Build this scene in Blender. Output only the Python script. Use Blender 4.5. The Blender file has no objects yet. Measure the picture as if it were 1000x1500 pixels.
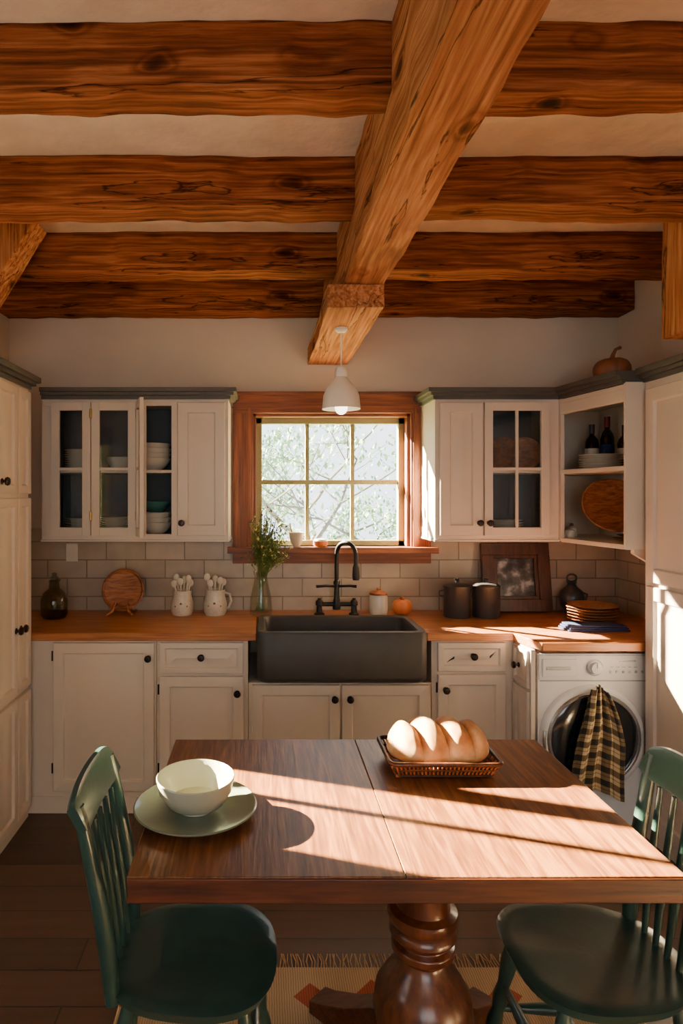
import bpy, math, random
from mathutils import Vector, Matrix, noise
random.seed(7)
scene = bpy.context.scene
PI = math.pi

# ------------------------------------------------------------------ materials
def new_mat(name):
    m = bpy.data.materials.new(name); m.use_nodes = True
    nt = m.node_tree
    b = nt.nodes["Principled BSDF"]
    return m, nt, b

def N(nt, t, **kw):
    n = nt.nodes.new(t)
    for k, v in kw.items():
        if k in n.inputs: n.inputs[k].default_value = v
        else: setattr(n, k, v)
    return n

def ramp(nt, stops, interp='LINEAR'):
    r = nt.nodes.new("ShaderNodeValToRGB"); cr = r.color_ramp; cr.interpolation = interp
    while len(cr.elements) > 1: cr.elements.remove(cr.elements[-1])
    cr.elements[0].position = stops[0][0]; cr.elements[0].color = (*stops[0][1], 1)
    for p, c in stops[1:]:
        e = cr.elements.new(p); e.color = (*c, 1)
    return r

def srgb(r, g, b):
    f = lambda c: (c/255/12.92) if c/255 <= .04045 else ((c/255+.055)/1.055)**2.4
    return (f(r), f(g), f(b))

def simple(name, col, rough=.5, metal=0, var=.12, nscale=6, bump=.05, bscale=60, coat=0, spec=.5):
    m, nt, b = new_mat(name)
    tc = N(nt, "ShaderNodeTexCoord")
    no = N(nt, "ShaderNodeTexNoise"); no.inputs["Scale"].default_value = nscale; no.inputs["Detail"].default_value = 5
    nt.links.new(tc.outputs["Object"], no.inputs["Vector"])
    lo = tuple(max(0, c*(1-var)) for c in col); hi = tuple(min(1, c*(1+var)) for c in col)
    r = ramp(nt, [(.3, lo), (.7, hi)])
    nt.links.new(no.outputs["Fac"], r.inputs["Fac"]); nt.links.new(r.outputs["Color"], b.inputs["Base Color"])
    b.inputs["Roughness"].default_value = rough; b.inputs["Metallic"].default_value = metal
    b.inputs["Coat Weight"].default_value = coat; b.inputs["Specular IOR Level"].default_value = spec
    if bump > 0:
        n2 = N(nt, "ShaderNodeTexNoise"); n2.inputs["Scale"].default_value = bscale; n2.inputs["Detail"].default_value = 3
        nt.links.new(tc.outputs["Object"], n2.inputs["Vector"])
        bp = N(nt, "ShaderNodeBump"); bp.inputs["Strength"].default_value = bump; bp.inputs["Distance"].default_value = .01
        nt.links.new(n2.outputs["Fac"], bp.inputs["Height"]); nt.links.new(bp.outputs["Normal"], b.inputs["Normal"])
    return m

def wood(name, dark, mid, light, axis='X', across=7, along=.7, rough=.55, knots=True, bump=.25, coat=0, streak=1, sinf=30, sina=.25, spec=.5, tone=.8, distort=.5):
    m, nt, b = new_mat(name); L = nt.links
    tc = N(nt, "ShaderNodeTexCoord")
    mp = N(nt, "ShaderNodeMapping")
    s = {'X': (along, across, across), 'Y': (across, along, across), 'Z': (across, across, along)}[axis]
    mp.inputs["Scale"].default_value = s
    L.new(tc.outputs["Object"], mp.inputs["Vector"])
    n1 = N(nt, "ShaderNodeTexNoise"); n1.inputs["Scale"].default_value = 1.0; n1.inputs["Detail"].default_value = 3; n1.inputs["Distortion"].default_value = distort
    L.new(mp.outputs[0], n1.inputs["Vector"])
    n2 = N(nt, "ShaderNodeTexNoise"); n2.inputs["Scale"].default_value = 7; n2.inputs["Detail"].default_value = 8; n2.inputs["Distortion"].default_value = .2
    L.new(mp.outputs[0], n2.inputs["Vector"])
    wv = N(nt, "ShaderNodeMath", operation='MULTIPLY'); wv.inputs[1].default_value = sinf
    L.new(n1.outputs["Fac"], wv.inputs[0])
    sn = N(nt, "ShaderNodeMath", operation='SINE'); L.new(wv.outputs[0], sn.inputs[0])
    ma = N(nt, "ShaderNodeMapRange"); ma.inputs["From Min"].default_value = -1; ma.inputs["To Min"].default_value = 0; ma.inputs["To Max"].default_value = sina
    L.new(sn.outputs[0], ma.inputs["Value"])
    ad = N(nt, "ShaderNodeMath", operation='ADD'); L.new(ma.outputs[0], ad.inputs[0])
    mu = N(nt, "ShaderNodeMath", operation='MULTIPLY'); mu.inputs[1].default_value = .9; L.new(n2.outputs["Fac"], mu.inputs[0])
    L.new(mu.outputs[0], ad.inputs[1])
    r = ramp(nt, [(.25, dark), (.55, mid), (.85, light)])
    L.new(ad.outputs[0], r.inputs["Fac"])
    n3 = N(nt, "ShaderNodeTexNoise"); n3.inputs["Scale"].default_value = 1.4; n3.inputs["Detail"].default_value = 4
    L.new(tc.outputs["Object"], n3.inputs["Vector"])
    r3 = ramp(nt, [(.3, (.58, .54, .5)), (.7, (1.12, 1.1, 1.08))]); L.new(n3.outputs["Fac"], r3.inputs["Fac"])
    mx = N(nt, "ShaderNodeMix", data_type='RGBA', blend_type='MULTIPLY'); mx.inputs[0].default_value = tone
    L.new(r.outputs["Color"], mx.inputs[6]); L.new(r3.outputs["Color"], mx.inputs[7])
    out = mx.outputs[2]
    hgt = ad.outputs[0]
    if knots:
        mp2 = N(nt, "ShaderNodeMapping"); s2 = {'X': (.55, 1, 1), 'Y': (1, .55, 1), 'Z': (1, 1, .55)}[axis]; mp2.inputs["Scale"].default_value = s2
        L.new(tc.outputs["Object"], mp2.inputs["Vector"])
        nd = N(nt, "ShaderNodeTexNoise"); nd.inputs["Scale"].default_value = 9; L.new(mp2.outputs[0], nd.inputs["Vector"])
        vm = N(nt, "ShaderNodeMix", data_type='RGBA', blend_type='LINEAR_LIGHT'); vm.inputs[0].default_value = .03; L.new(mp2.outputs[0], vm.inputs[6]); L.new(nd.outputs["Color"], vm.inputs[7])
        vo = N(nt, "ShaderNodeTexVoronoi"); vo.inputs["Scale"].default_value = 6; L.new(vm.outputs[2], vo.inputs["Vector"])
        rk = ramp(nt, [(.08, (.12, .07, .05)), (.13, (.4, .32, .26)), (.16, (.85, .8, .75)), (.2, (.6, .5, .44)), (.27, (1, 1, 1))]); L.new(vo.outputs["Distance"], rk.inputs["Fac"])
        mk = N(nt, "ShaderNodeMix", data_type='RGBA', blend_type='MULTIPLY'); mk.inputs[0].default_value = 1
        L.new(out, mk.inputs[6]); L.new(rk.outputs["Color"], mk.inputs[7]); out = mk.outputs[2]
        mp3 = N(nt, "ShaderNodeMapping"); k = 1.0; s3 = {'X': (k, 12, 12), 'Y': (12, k, 12), 'Z': (12, 12, k)}[axis]; mp3.inputs["Scale"].default_value = s3
        L.new(tc.outputs["Object"], mp3.inputs["Vector"])
        n4 = N(nt, "ShaderNodeTexNoise"); n4.inputs["Scale"].default_value = 1.0; n4.inputs["Detail"].default_value = 6; n4.inputs["Distortion"].default_value = .4
        L.new(mp3.outputs[0], n4.inputs["Vector"])
        rc = ramp(nt, [(.572, (1, 1, 1)), (.583, (.12, .08, .06)), (.596, (1, 1, 1))]); L.new(n4.outputs["Fac"], rc.inputs["Fac"])
        mc = N(nt, "ShaderNodeMix", data_type='RGBA', blend_type='MULTIPLY'); mc.inputs[0].default_value = streak
        L.new(out, mc.inputs[6]); L.new(rc.outputs["Color"], mc.inputs[7]); out = mc.outputs[2]
        hm = N(nt, "ShaderNodeMath", operation='MULTIPLY'); L.new(ad.outputs[0], hm.inputs[0]); L.new(rc.outputs["Color"], hm.inputs[1]); hgt = hm.outputs[0]
    L.new(out, b.inputs["Base Color"])
    b.inputs["Roughness"].default_value = rough; b.inputs["Coat Weight"].default_value = coat; b.inputs["Coat Roughness"].default_value = .2
    b.inputs["Specular IOR Level"].default_value = spec
    bp = N(nt, "ShaderNodeBump"); bp.inputs["Strength"].default_value = bump; bp.inputs["Distance"].default_value = .01
    L.new(hgt, bp.inputs["Height"]); L.new(bp.outputs["Normal"], b.inputs["Normal"])
    return m

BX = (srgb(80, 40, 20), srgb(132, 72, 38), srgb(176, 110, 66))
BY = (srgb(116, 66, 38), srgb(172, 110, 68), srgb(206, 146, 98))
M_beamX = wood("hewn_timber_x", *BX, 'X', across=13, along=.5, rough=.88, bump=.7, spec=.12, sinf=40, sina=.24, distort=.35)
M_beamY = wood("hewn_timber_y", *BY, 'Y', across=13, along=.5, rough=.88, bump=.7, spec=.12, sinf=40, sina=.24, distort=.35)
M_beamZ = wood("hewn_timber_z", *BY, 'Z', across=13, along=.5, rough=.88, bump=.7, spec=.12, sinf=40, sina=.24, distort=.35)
CA = (srgb(84, 40, 12), srgb(124, 64, 24), srgb(150, 86, 38))
M_casing = wood("stained_casing", *CA, 'Z', across=14, rough=.5, knots=False, bump=.1)
M_casingX = wood("stained_casing_x", *CA, 'X', across=14, rough=.5, knots=False, bump=.1)
M_counter = wood("butcher_block", srgb(144, 80, 36), srgb(178, 110, 58), srgb(200, 136, 80), 'X', across=20, along=1.2, rough=.38, knots=False, bump=.05)
M_table = wood("table_walnut", srgb(76, 42, 20), srgb(108, 64, 32), srgb(138, 90, 48), 'Y', across=18, along=1.2, rough=.42, knots=False, bump=.1, coat=.0, sina=.26, sinf=36)
M_tableX = wood("table_walnut_x", srgb(52, 22, 10), srgb(82, 40, 19), srgb(108, 58, 30), 'X', across=16, along=1.1, rough=.45, knots=False, bump=.06)
M_turn = wood("turned_wood", srgb(62, 27, 12), srgb(100, 50, 25), srgb(128, 72, 38), 'Z', across=10, rough=.3, knots=False, bump=.03, coat=.4)
M_brownw = wood("bowl_wood", srgb(104, 54, 24), srgb(156, 90, 46), srgb(190, 122, 70), 'X', across=18, along=3, rough=.5, knots=False, bump=.05)
M_lightw = wood("light_plate_wood", srgb(150, 96, 54), srgb(196, 138, 88), srgb(220, 170, 118), 'X', across=18, along=3, rough=.5, knots=False, bump=.05)
M_darkw = wood("dark_frame_wood", srgb(40, 20, 11), srgb(68, 37, 20), srgb(88, 50, 28), 'Z', across=18, rough=.45, knots=False, bump=.05)
M_white = simple("cabinet_paint", srgb(213, 198, 180), .42, var=.03, nscale=2.5, bump=.02)
M_white2 = simple("cabinet_inner_paint", srgb(214, 202, 184), .5, var=.03, bump=0)
M_crown = simple("crown_slate_paint", srgb(74, 70, 64), .5, var=.1)
M_inner = simple("cabinet_interior_slate", srgb(54, 63, 70), .6, var=.1)
M_black = simple("black_iron", srgb(34, 31, 30), .4, metal=.5, var=.1)
M_knob = simple("knob_bronze", srgb(34, 26, 24), .3, metal=.6, var=.1, bump=0)
M_sink = simple("sink_fireclay_charcoal", srgb(48, 45, 43), .5, var=.1, nscale=14)
M_brass = simple("brass", srgb(190, 150, 80), .35, metal=.9, var=.1, bump=0)
M_wall = simple("plaster_wall", srgb(218, 200, 178), .9, var=.04, nscale=3, bump=.15, bscale=25)
M_ceil = simple("plaster_ceiling", srgb(240, 220, 192), .95, var=.13, nscale=5, bump=.6, bscale=16)
M_green = simple("sash_green_paint", srgb(132, 130, 86), .5, var=.08)
M_chair = simple("chair_teal_paint", srgb(38, 66, 60), .34, var=.22, nscale=9, bump=.05, coat=.2)
M_cream = simple("cream_ceramic", srgb(216, 206, 186), .35, var=.05, coat=.3, bump=0)
M_speck = simple("speckled_ceramic", srgb(208, 198, 180), .4, var=.1, nscale=90, coat=.3, bump=0)
M_celadon = simple("celadon_ceramic", srgb(116, 128, 114), .3, var=.08, coat=.4, bump=0)
M_bowlc = simple("bowl_ceramic", srgb(176, 178, 158), .3, var=.05, coat=.4, bump=0)
M_teal = simple("teal_ceramic", srgb(60, 110, 106), .35, var=.1, coat=.3, bump=0)
M_orange = simple("terracotta_orange", srgb(190, 104, 46), .45, var=.1)
M_enamel = simple("dark_enamel", srgb(50, 50, 52), .35, var=.08, bump=0)
M_machine = simple("appliance_white", srgb(230, 228, 224), .3, var=.01, bump=0)
M_grey = simple("appliance_grey", srgb(150, 150, 150), .35, var=.03, bump=0)
M_chrome = simple("chrome_ring", srgb(170, 172, 176), .22, metal=.8, var=.03, bump=0)
M_dglass = simple("machine_door_glass", srgb(24, 28, 34), .12, var=.1, bump=0, coat=.5)
M_blue = simple("navy_cloth", srgb(48, 58, 96), .9, var=.15, nscale=30, bump=.4, bscale=200)
M_bottle = simple("wine_bottle_glass", srgb(22, 22, 16), .12, var=.1, bump=0, coat=.6)
M_foil = simple("bottle_foil", srgb(110, 30, 24), .4, metal=.4, bump=0)
M_gourd = simple("gourd_brown", srgb(130, 74, 38), .5, var=.2)
M_leaf = simple("herb_leaf", srgb(104, 116, 44), .6, var=.35, nscale=30, bump=0)
M_stem = simple("herb_stem", srgb(96, 110, 50), .6, bump=0)
M_flower = simple("herb_flower", srgb(214, 204, 120), .6, bump=0)
M_bark = simple("tree_bark", srgb(64, 64, 66), .9, var=.2)
M_tleaf = simple("tree_leaf", srgb(96, 132, 108), .8, var=.35, nscale=2, bump=0)
M_grass = simple("garden_grass", srgb(130, 146, 104), .95, var=.3)
M_jute = simple("jute", srgb(168, 132, 94), .95, var=.2, nscale=80, bump=.5, bscale=160)

M_bread, nt, b = new_mat("bread_crust"); tc = N(nt, "ShaderNodeTexCoord")
no = N(nt, "ShaderNodeTexNoise"); no.inputs["Scale"].default_value = 16; no.inputs["Detail"].default_value = 5
nt.links.new(tc.outputs["Object"], no.inputs["Vector"])
r = ramp(nt, [(.3, srgb(168, 104, 52)), (.5, srgb(208, 152, 92)), (.72, srgb(234, 196, 146))])
nt.links.new(no.outputs["Fac"], r.inputs["Fac"]); nt.links.new(r.outputs["Color"], b.inputs["Base Color"]); b.inputs["Roughness"].default_value = .65

def glass_thin(name, tint=(1, 1, 1), gl=.35):
    m = bpy.data.materials.new(name); m.use_nodes = True; nt = m.node_tree; nt.nodes.clear()
    o = N(nt, "ShaderNodeOutputMaterial"); t = N(nt, "ShaderNodeBsdfTransparent"); t.inputs["Color"].default_value = (*tint, 1)
    g = N(nt, "ShaderNodeBsdfGlossy"); g.inputs["Roughness"].default_value = .04
    f = N(nt, "ShaderNodeLayerWeight"); f.inputs["Blend"].default_value = .2
    mr = N(nt, "ShaderNodeMapRange"); mr.inputs["To Min"].default_value = .03; mr.inputs["To Max"].default_value = gl
    nt.links.new(f.outputs["Facing"], mr.inputs["Value"])
    mx = N(nt, "ShaderNodeMixShader")
    nt.links.new(mr.outputs[0], mx.inputs[0]); nt.links.new(t.outputs[0], mx.inputs[1]); nt.links.new(g.outputs[0], mx.inputs[2]); nt.links.new(mx.outputs[0], o.inputs[0])
    return m
M_pane = glass_thin("window_glass", gl=.15)
M_cpane = glass_thin("cabinet_glass", (.93, .95, .96), gl=.15)
M_vase = glass_thin("vase_glass", (.93, .96, .93), gl=.6)
M_jar = glass_thin("smoky_jar_glass", (.68, .68, .58), gl=.6)

def brickmat(name, c1, c2, mortar, bw, bh, mort, rough, plane='XZ', offset=.5, bump=.4, extra=None):
    m, nt, b = new_mat(name); L = nt.links
    geo = N(nt, "ShaderNodeNewGeometry")
    sp = N(nt, "ShaderNodeSeparateXYZ"); L.new(geo.outputs["Position"], sp.inputs[0])
    cb = N(nt, "ShaderNodeCombineXYZ")
    L.new(sp.outputs['XYZ'.index(plane[0])], cb.inputs[0]); L.new(sp.outputs['XYZ'.index(plane[1])], cb.inputs[1])
    br = N(nt, "ShaderNodeTexBrick"); br.offset = offset
    br.inputs["Color1"].default_value = (*c1, 1); br.inputs["Color2"].default_value = (*c2, 1); br.inputs["Mortar"].default_value = (*mortar, 1)
    br.inputs["Scale"].default_value = 1; br.inputs["Brick Width"].default_value = bw; br.inputs["Row Height"].default_value = bh
    br.inputs["Mortar Size"].default_value = mort; br.inputs["Mortar Smooth"].default_value = .3; br.inputs["Bias"].default_value = 0
    L.new(cb.outputs[0], br.inputs["Vector"])
    no = N(nt, "ShaderNodeTexNoise"); no.inputs["Detail"].default_value = 6
    mp = N(nt, "ShaderNodeMapping"); mp.inputs["Scale"].default_value = extra or (3, 3, 3)
    L.new(geo.outputs["Position"], mp.inputs[0]); L.new(mp.outputs[0], no.inputs["Vector"]); no.inputs["Scale"].default_value = 2
    r = ramp(nt, [(.3, (.76, .74, .72)), (.7, (1.1, 1.1, 1.1))]); L.new(no.outputs["Fac"], r.inputs["Fac"])
    mx = N(nt, "ShaderNodeMix", data_type='RGBA', blend_type='MULTIPLY'); mx.inputs[0].default_value = .8
    L.new(br.outputs["Color"], mx.inputs[6]); L.new(r.outputs["Color"], mx.inputs[7]); L.new(mx.outputs[2], b.inputs["Base Color"])
    b.inputs["Roughness"].default_value = rough
    iv = N(nt, "ShaderNodeMath", operation='SUBTRACT'); iv.inputs[0].default_value = 1; L.new(br.outputs["Fac"], iv.inputs[1])
    bp = N(nt, "ShaderNodeBump"); bp.inputs["Strength"].default_value = bump; bp.inputs["Distance"].default_value = .004
    L.new(iv.outputs[0], bp.inputs["Height"]); L.new(bp.outputs["Normal"], b.inputs["Normal"])
    return m
TL = (srgb(182, 165, 145), srgb(164, 148, 129), srgb(124, 110, 93))
M_tile = brickmat("subway_tile", *TL, .235, .11, .004, .3)
M_tileR = brickmat("subway_tile_side", *TL, .235, .11, .004, .3, 'YZ')
M_floor = brickmat("floor_planks", srgb(78, 54, 39), srgb(60, 42, 31), srgb(26, 16, 11), 1.7, .15, .003, .42, 'XY', .37, .3, (1.2, 14, 3))

M_plaid, nt, b = new_mat("plaid_cloth"); L = nt.links; tc = N(nt, "ShaderNodeTexCoord"); sp = N(nt, "ShaderNodeSeparateXYZ"); L.new(tc.outputs["UV"], sp.inputs[0])
outs = []
for i in (0, 1):
    mu = N(nt, "ShaderNodeMath", operation='MULTIPLY'); mu.inputs[1].default_value = (3.5 if i == 0 else 8); L.new(sp.outputs[i], mu.inputs[0])
    fr = N(nt, "ShaderNodeMath", operation='FRACT'); L.new(mu.outputs[0], fr.inputs[0])
    gt = ramp(nt, [(0, (0, 0, 0)), (.45, (1, 1, 1)), (.66, (.4, .4, .4)), (.74, (1, 1, 1))], 'CONSTANT'); L.new(fr.outputs[0], gt.inputs["Fac"]); outs.append(gt)
ad = N(nt, "ShaderNodeMix", data_type='RGBA'); ad.inputs[0].default_value = .5; L.new(outs[0].outputs[0], ad.inputs[6]); L.new(outs[1].outputs[0], ad.inputs[7])
r = ramp(nt, [(0, srgb(34, 32, 30)), (.5, srgb(112, 92, 62)), (1, srgb(200, 176, 136))]); L.new(ad.outputs[2], r.inputs["Fac"]); L.new(r.outputs["Color"], b.inputs["Base Color"]); b.inputs["Roughness"].default_value = .95

M_rug, nt, b = new_mat("woven_rug"); L = nt.links; tc = N(nt, "ShaderNodeTexCoord")
wv = N(nt, "ShaderNodeTexWave"); wv.inputs["Scale"].default_value = 40; wv.inputs["Distortion"].default_value = 2; L.new(tc.outputs["Object"], wv.inputs["Vector"])
ck = N(nt, "ShaderNodeTexVoronoi"); ck.distance = 'MANHATTAN'; ck.inputs["Scale"].default_value = 5; ck.inputs["Randomness"].default_value = .1; L.new(tc.outputs["Object"], ck.inputs["Vector"])
r = ramp(nt, [(0, srgb(160, 76, 50)), (.28, srgb(160, 76, 50)), (.3, srgb(190, 160, 122)), (1, srgb(174, 144, 108))]); L.new(ck.outputs["Distance"], r.inputs["Fac"])
mx = N(nt, "ShaderNodeMix", data_type='RGBA', blend_type='MULTIPLY'); mx.inputs[0].default_value = .4; L.new(r.outputs[0], mx.inputs[6]); L.new(wv.outputs["Color"], mx.inputs[7]); L.new(mx.outputs[2], b.inputs["Base Color"]); b.inputs["Roughness"].default_value = .95
bp = N(nt, "ShaderNodeBump"); bp.inputs["Strength"].default_value = .5; L.new(wv.outputs["Fac"], bp.inputs["Height"]); L.new(bp.outputs["Normal"], b.inputs["Normal"])

M_print, nt, b = new_mat("bw_landscape_print"); L = nt.links; tc = N(nt, "ShaderNodeTexCoord")
no = N(nt, "ShaderNodeTexNoise"); no.inputs["Scale"].default_value = 16; no.inputs["Detail"].default_value = 8; L.new(tc.outputs["Object"], no.inputs["Vector"])
r = ramp(nt, [(.4, (.01, .01, .012)), (.52, (.07, .07, .08)), (.65, (.35, .35, .36))]); L.new(no.outputs["Fac"], r.inputs["Fac"]); L.new(r.outputs[0], b.inputs["Base Color"]); b.inputs["Roughness"].default_value = .3

M_bulb, nt, b = new_mat("lamp_bulb"); b.inputs["Emission Color"].default_value = (1, .86, .66, 1); b.inputs["Emission Strength"].default_value = 6
M_shade = simple("opal_shade", srgb(236, 226, 208), .35, var=.02, bump=0)

# ------------------------------------------------------------------ mesh builder
def T(x=0, y=0, z=0, rz=0, rx=0, ry=0):
    return Matrix.Translation((x, y, z)) @ Matrix.Rotation(rz, 4, 'Z') @ Matrix.Rotation(ry, 4, 'Y') @ Matrix.Rotation(rx, 4, 'X')

class B:
    def __init__(s): s.v = []; s.f = []; s.fm = []; s.fs = []; s.mats = []; s.uv = {}
    def add(s, vs, fs, mat, M=None, smooth=False):
        if mat not in s.mats: s.mats.append(mat)
        mi = s.mats.index(mat); o = len(s.v)
        for p in vs:
            p = Vector(p); s.v.append(M @ p if M is not None else p)
        for f in fs:
            s.f.append([i+o for i in f]); s.fm.append(mi); s.fs.append(smooth)
        return s
    def box(s, x0, x1, y0, y1, z0, z1, mat, M=None):
        vs = [(x, y, z) for x in (x0, x1) for y in (y0, y1) for z in (z0, z1)]
        return s.add(vs, [(0, 1, 3, 2), (4, 6, 7, 5), (0, 4, 5, 1), (2, 3, 7, 6), (0, 2, 6, 4), (1, 5, 7, 3)], mat, M)
    def lathe(s, prof, mat, M=None, seg=32, sy=1, ell=1):
        vs = []; rings = []
        for r, z in prof:
            if r < 1e-5: rings.append([len(vs)]); vs.append((0, 0, z))
            else:
                rings.append(list(range(len(vs), len(vs)+seg)))
                for i in range(seg):
                    a = 2*PI*i/seg; vs.append((r*math.cos(a), sy*r*math.sin(a), z))
        fs = []
        for a, c in zip(rings, rings[1:]):
            for i in range(seg):
                j = (i+1) % seg
                if len(a) == 1 and len(c) == 1: continue
                if len(a) == 1: fs.append((a[0], c[j], c[i]))
                elif len(c) == 1: fs.append((a[i], a[j], c[0]))
                else: fs.append((a[i], a[j], c[j], c[i]))
        return s.add(vs, fs, mat, M, True)
    def tube(s, pts, r, mat, M=None, seg=12, closed=False, flat=1):
        pts = [Vector(p) for p in pts]; n = len(pts)
        rr = r if isinstance(r, (list, tuple)) else [r]*n
        vs = []; prev = None
        for i, p in enumerate(pts):
            if closed: t = (pts[(i+1) % n]-pts[i-1]).normalized()
            else: t = (pts[min(i+1, n-1)]-pts[max(i-1, 0)]).normalized()
            if prev is None:
                u = t.orthogonal().normalized()
            else:
                u = prev - t*prev.dot(t)
                u = u.normalized() if u.length > 1e-6 else t.orthogonal().normalized()
            prev = u; w = t.cross(u)
            for k in range(seg):
                a = 2*PI*k/seg; vs.append(p+u*math.cos(a)*rr[i]+w*math.sin(a)*rr[i]*flat)
        fs = []
        for i in range(n if closed else n-1):
            for k in range(seg):
                j = (i+1) % n; k2 = (k+1) % seg
                fs.append((i*seg+k, i*seg+k2, j*seg+k2, j*seg+k))
        if not closed:
            fs.append(tuple(range(seg))[::-1]); fs.append(tuple((n-1)*seg+k for k in range(seg)))
        return s.add(vs, fs, mat, M, True)
    def sphere(s, c, rx, ry, rz, mat, M=None, seg=24, rings=14):
        prof = [(math.sin(PI*i/rings), -math.cos(PI*i/rings)) for i in range(rings+1)]
        prof[0] = (0, -1); prof[-1] = (0, 1)
        MM = Matrix.Translation(c) @ Matrix.Diagonal((rx, ry, rz, 1))
        if M is not None: MM = M @ MM
        return s.lathe(prof, mat, MM, seg)
    def poly(s, pts, off, mat, M=None):
        n = len(pts); off = Vector(off); vs = [Vector(p) for p in pts]+[Vector(p)+off for p in pts]
        fs = [tuple(range(n)), tuple(range(2*n-1, n-1, -1))]+[(i, i+n, (i+1) % n+n, (i+1) % n) for i in range(n)]
        return s.add(vs, fs, mat, M)
    def panel(s, w, h, mat, M, t=.02, fw=.055):
        fw = min(fw, w*.26)
        rg = [(0, 0), (0, -t+.003), (.003, -t), (fw, -t), (fw+.006, -t+.012), (fw+.016, -t+.012), (fw+.016+min(.036, w*.14), -t+.001)]
        vs = []
        for ins, y in rg: vs += [(ins, y, ins), (w-ins, y, ins), (w-ins, y, h-ins), (ins, y, h-ins)]
        fs = [(3, 2, 1, 0)]
        for k in range(len(rg)-1):
            for i in range(4):
                j = (i+1) % 4; fs.append((k*4+i, k*4+j, k*4+4+j, k*4+4+i))
        k = (len(rg)-1)*4; fs.append((k, k+1, k+2, k+3))
        return s.add(vs, fs, mat, M)
    def gdoor(s, w, h, mat, glass, M, t=.02, fw=.045, cols=1, rows=2):
        s.box(0, fw, -t, 0, 0, h, mat, M); s.box(w-fw, w, -t, 0, 0, h, mat, M)
        s.box(fw, w-fw, -t, 0, 0, fw, mat, M); s.box(fw, w-fw, -t, 0, h-fw, h, mat, M)
        for i in range(1, rows):
            z = fw+(h-2*fw)*i/rows; s.box(fw, w-fw, -t+.002, -.004, z-.008, z+.008, mat, M)
        for i in range(1, cols):
            x = fw+(w-2*fw)*i/cols; s.box(x-.008, x+.008, -t+.003, -.005, fw, h-fw, mat, M)
        s.box(fw, w-fw, -.009, -.007, fw, h-fw, glass, M)
        return s
    def knob(s, M, r=.018, mat=None):
        prof = [(0, -.002), (r*.75, 0), (r*.7, .003), (r*.38, .006), (r*.36, .014), (r*.9, .019), (r, .026), (r*.8, .033), (0, .036)]
        return s.lathe(prof, mat or M_knob, M @ Matrix.Rotation(PI/2, 4, 'X'), 18)
    def done(s, name, bevel=0, ang=40, sub=0, origin=True):
        me = bpy.data.meshes.new(name)
        if origin and s.v:
            xs = [p.x for p in s.v]; ys = [p.y for p in s.v]; zs = [p.z for p in s.v]
            o = Vector(((min(xs)+max(xs))/2, (min(ys)+max(ys))/2, min(zs)))
        else: o = Vector((0, 0, 0))
        me.from_pydata([p-o for p in s.v], [], s.f)
        for m in s.mats: me.materials.append(m)
        for p, mi, sm in zip(me.polygons, s.fm, s.fs): p.material_index = mi; p.use_smooth = sm
        me.update()
        import bmesh
        bm = bmesh.new(); bm.from_mesh(me); bmesh.ops.recalc_face_normals(bm, faces=bm.faces); bm.to_mesh(me); bm.free()
        me.set_sharp_from_angle(angle=math.radians(ang))
        ob = bpy.data.objects.new(name, me); ob.location = o; scene.collection.objects.link(ob)
        if bevel:
            md = ob.modifiers.new("bevel", 'BEVEL'); md.width = bevel; md.segments = 2; md.limit_method = 'ANGLE'; md.angle_limit = math.radians(50); md.harden_normals = False
        return ob

# ------------------------------------------------------------------ room
XL, XR, YB, YF, ZC = -1.53, 2.14, 3.76, -2.2, 2.84
G = .003
WT = .16
b = B(); b.box(XL-.2, XR+.2, YF-.2, YB+WT, -.1, 0, M_floor); b.done("floor")
b = B(); b.box(XL-.2, XR+.2, YF-.2, YB+WT, ZC, ZC+.12, M_ceil); b.done("ceiling")
WX0, WX1, WZ0, WZ1 = -.06, .885, 1.29, 2.09
b = B()
b.box(XL-.2, WX0, YB, YB+WT, 0, ZC, M_wall); b.box(WX1, XR+.2, YB, YB+WT, 0, ZC, M_wall)
b.box(WX0, WX1, YB, YB+WT, 0, WZ0, M_wall); b.box(WX0, WX1, YB, YB+WT, WZ1, ZC, M_wall); b.done("wall_back")
LY0, LY1, LZ0, LZ1 = 2.0, 2.66, 1.42, 2.02
KY0, KY1, KZ0, KZ1 = .65, 1.40, .95, 2.15
b = B()
b.box(XL-.16, XL, YF, KY0, 0, ZC, M_wall); b.box(XL-.16, XL, KY1, LY0, 0, ZC, M_wall); b.box(XL-.16, XL, LY1, YB, 0, ZC, M_wall)
b.box(XL-.16, XL, KY0, KY1, 0, KZ0, M_wall); b.box(XL-.16, XL, KY0, KY1, KZ1, ZC, M_wall)
b.box(XL-.16, XL, LY0, LY1, 0, LZ0, M_wall); b.box(XL-.16, XL, LY0, LY1, LZ1, ZC, M_wall)
b.box(XL-.16, XL, 2.44, LY1, LZ0, 1.76, M_wall); b.done("wall_left")  # last box fills the step that shapes sun on table and bread
b = B(); b.box(XR, XR+.16, YF, YB, 0, ZC, M_wall); b.done("wall_right")
b = B()
b.box(XL, -.9, YF-.16, YF, 0, ZC, M_wall); b.box(1.4, XR, YF-.16, YF, 0, ZC, M_wall)
b.box(-.9, 1.4, YF-.16, YF, 0, .9, M_wall); b.box(-.9, 1.4, YF-.16, YF, 2.4, ZC, M_wall); b.done("wall_front")

b = B()
b.box(XL, -.19, YB-.012, YB, .905, 1.40, M_tile); b.box(-.19, 1.01, YB-.012, YB, .905, 1.20, M_tile); b.box(1.01, XR-.012, YB-.012, YB, .905, 1.40, M_tile)
b.box(XR-.012, XR, 2.93, YB, .905, 1.40, M_tileR); b.done("trim_backsplash_tiles")

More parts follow.
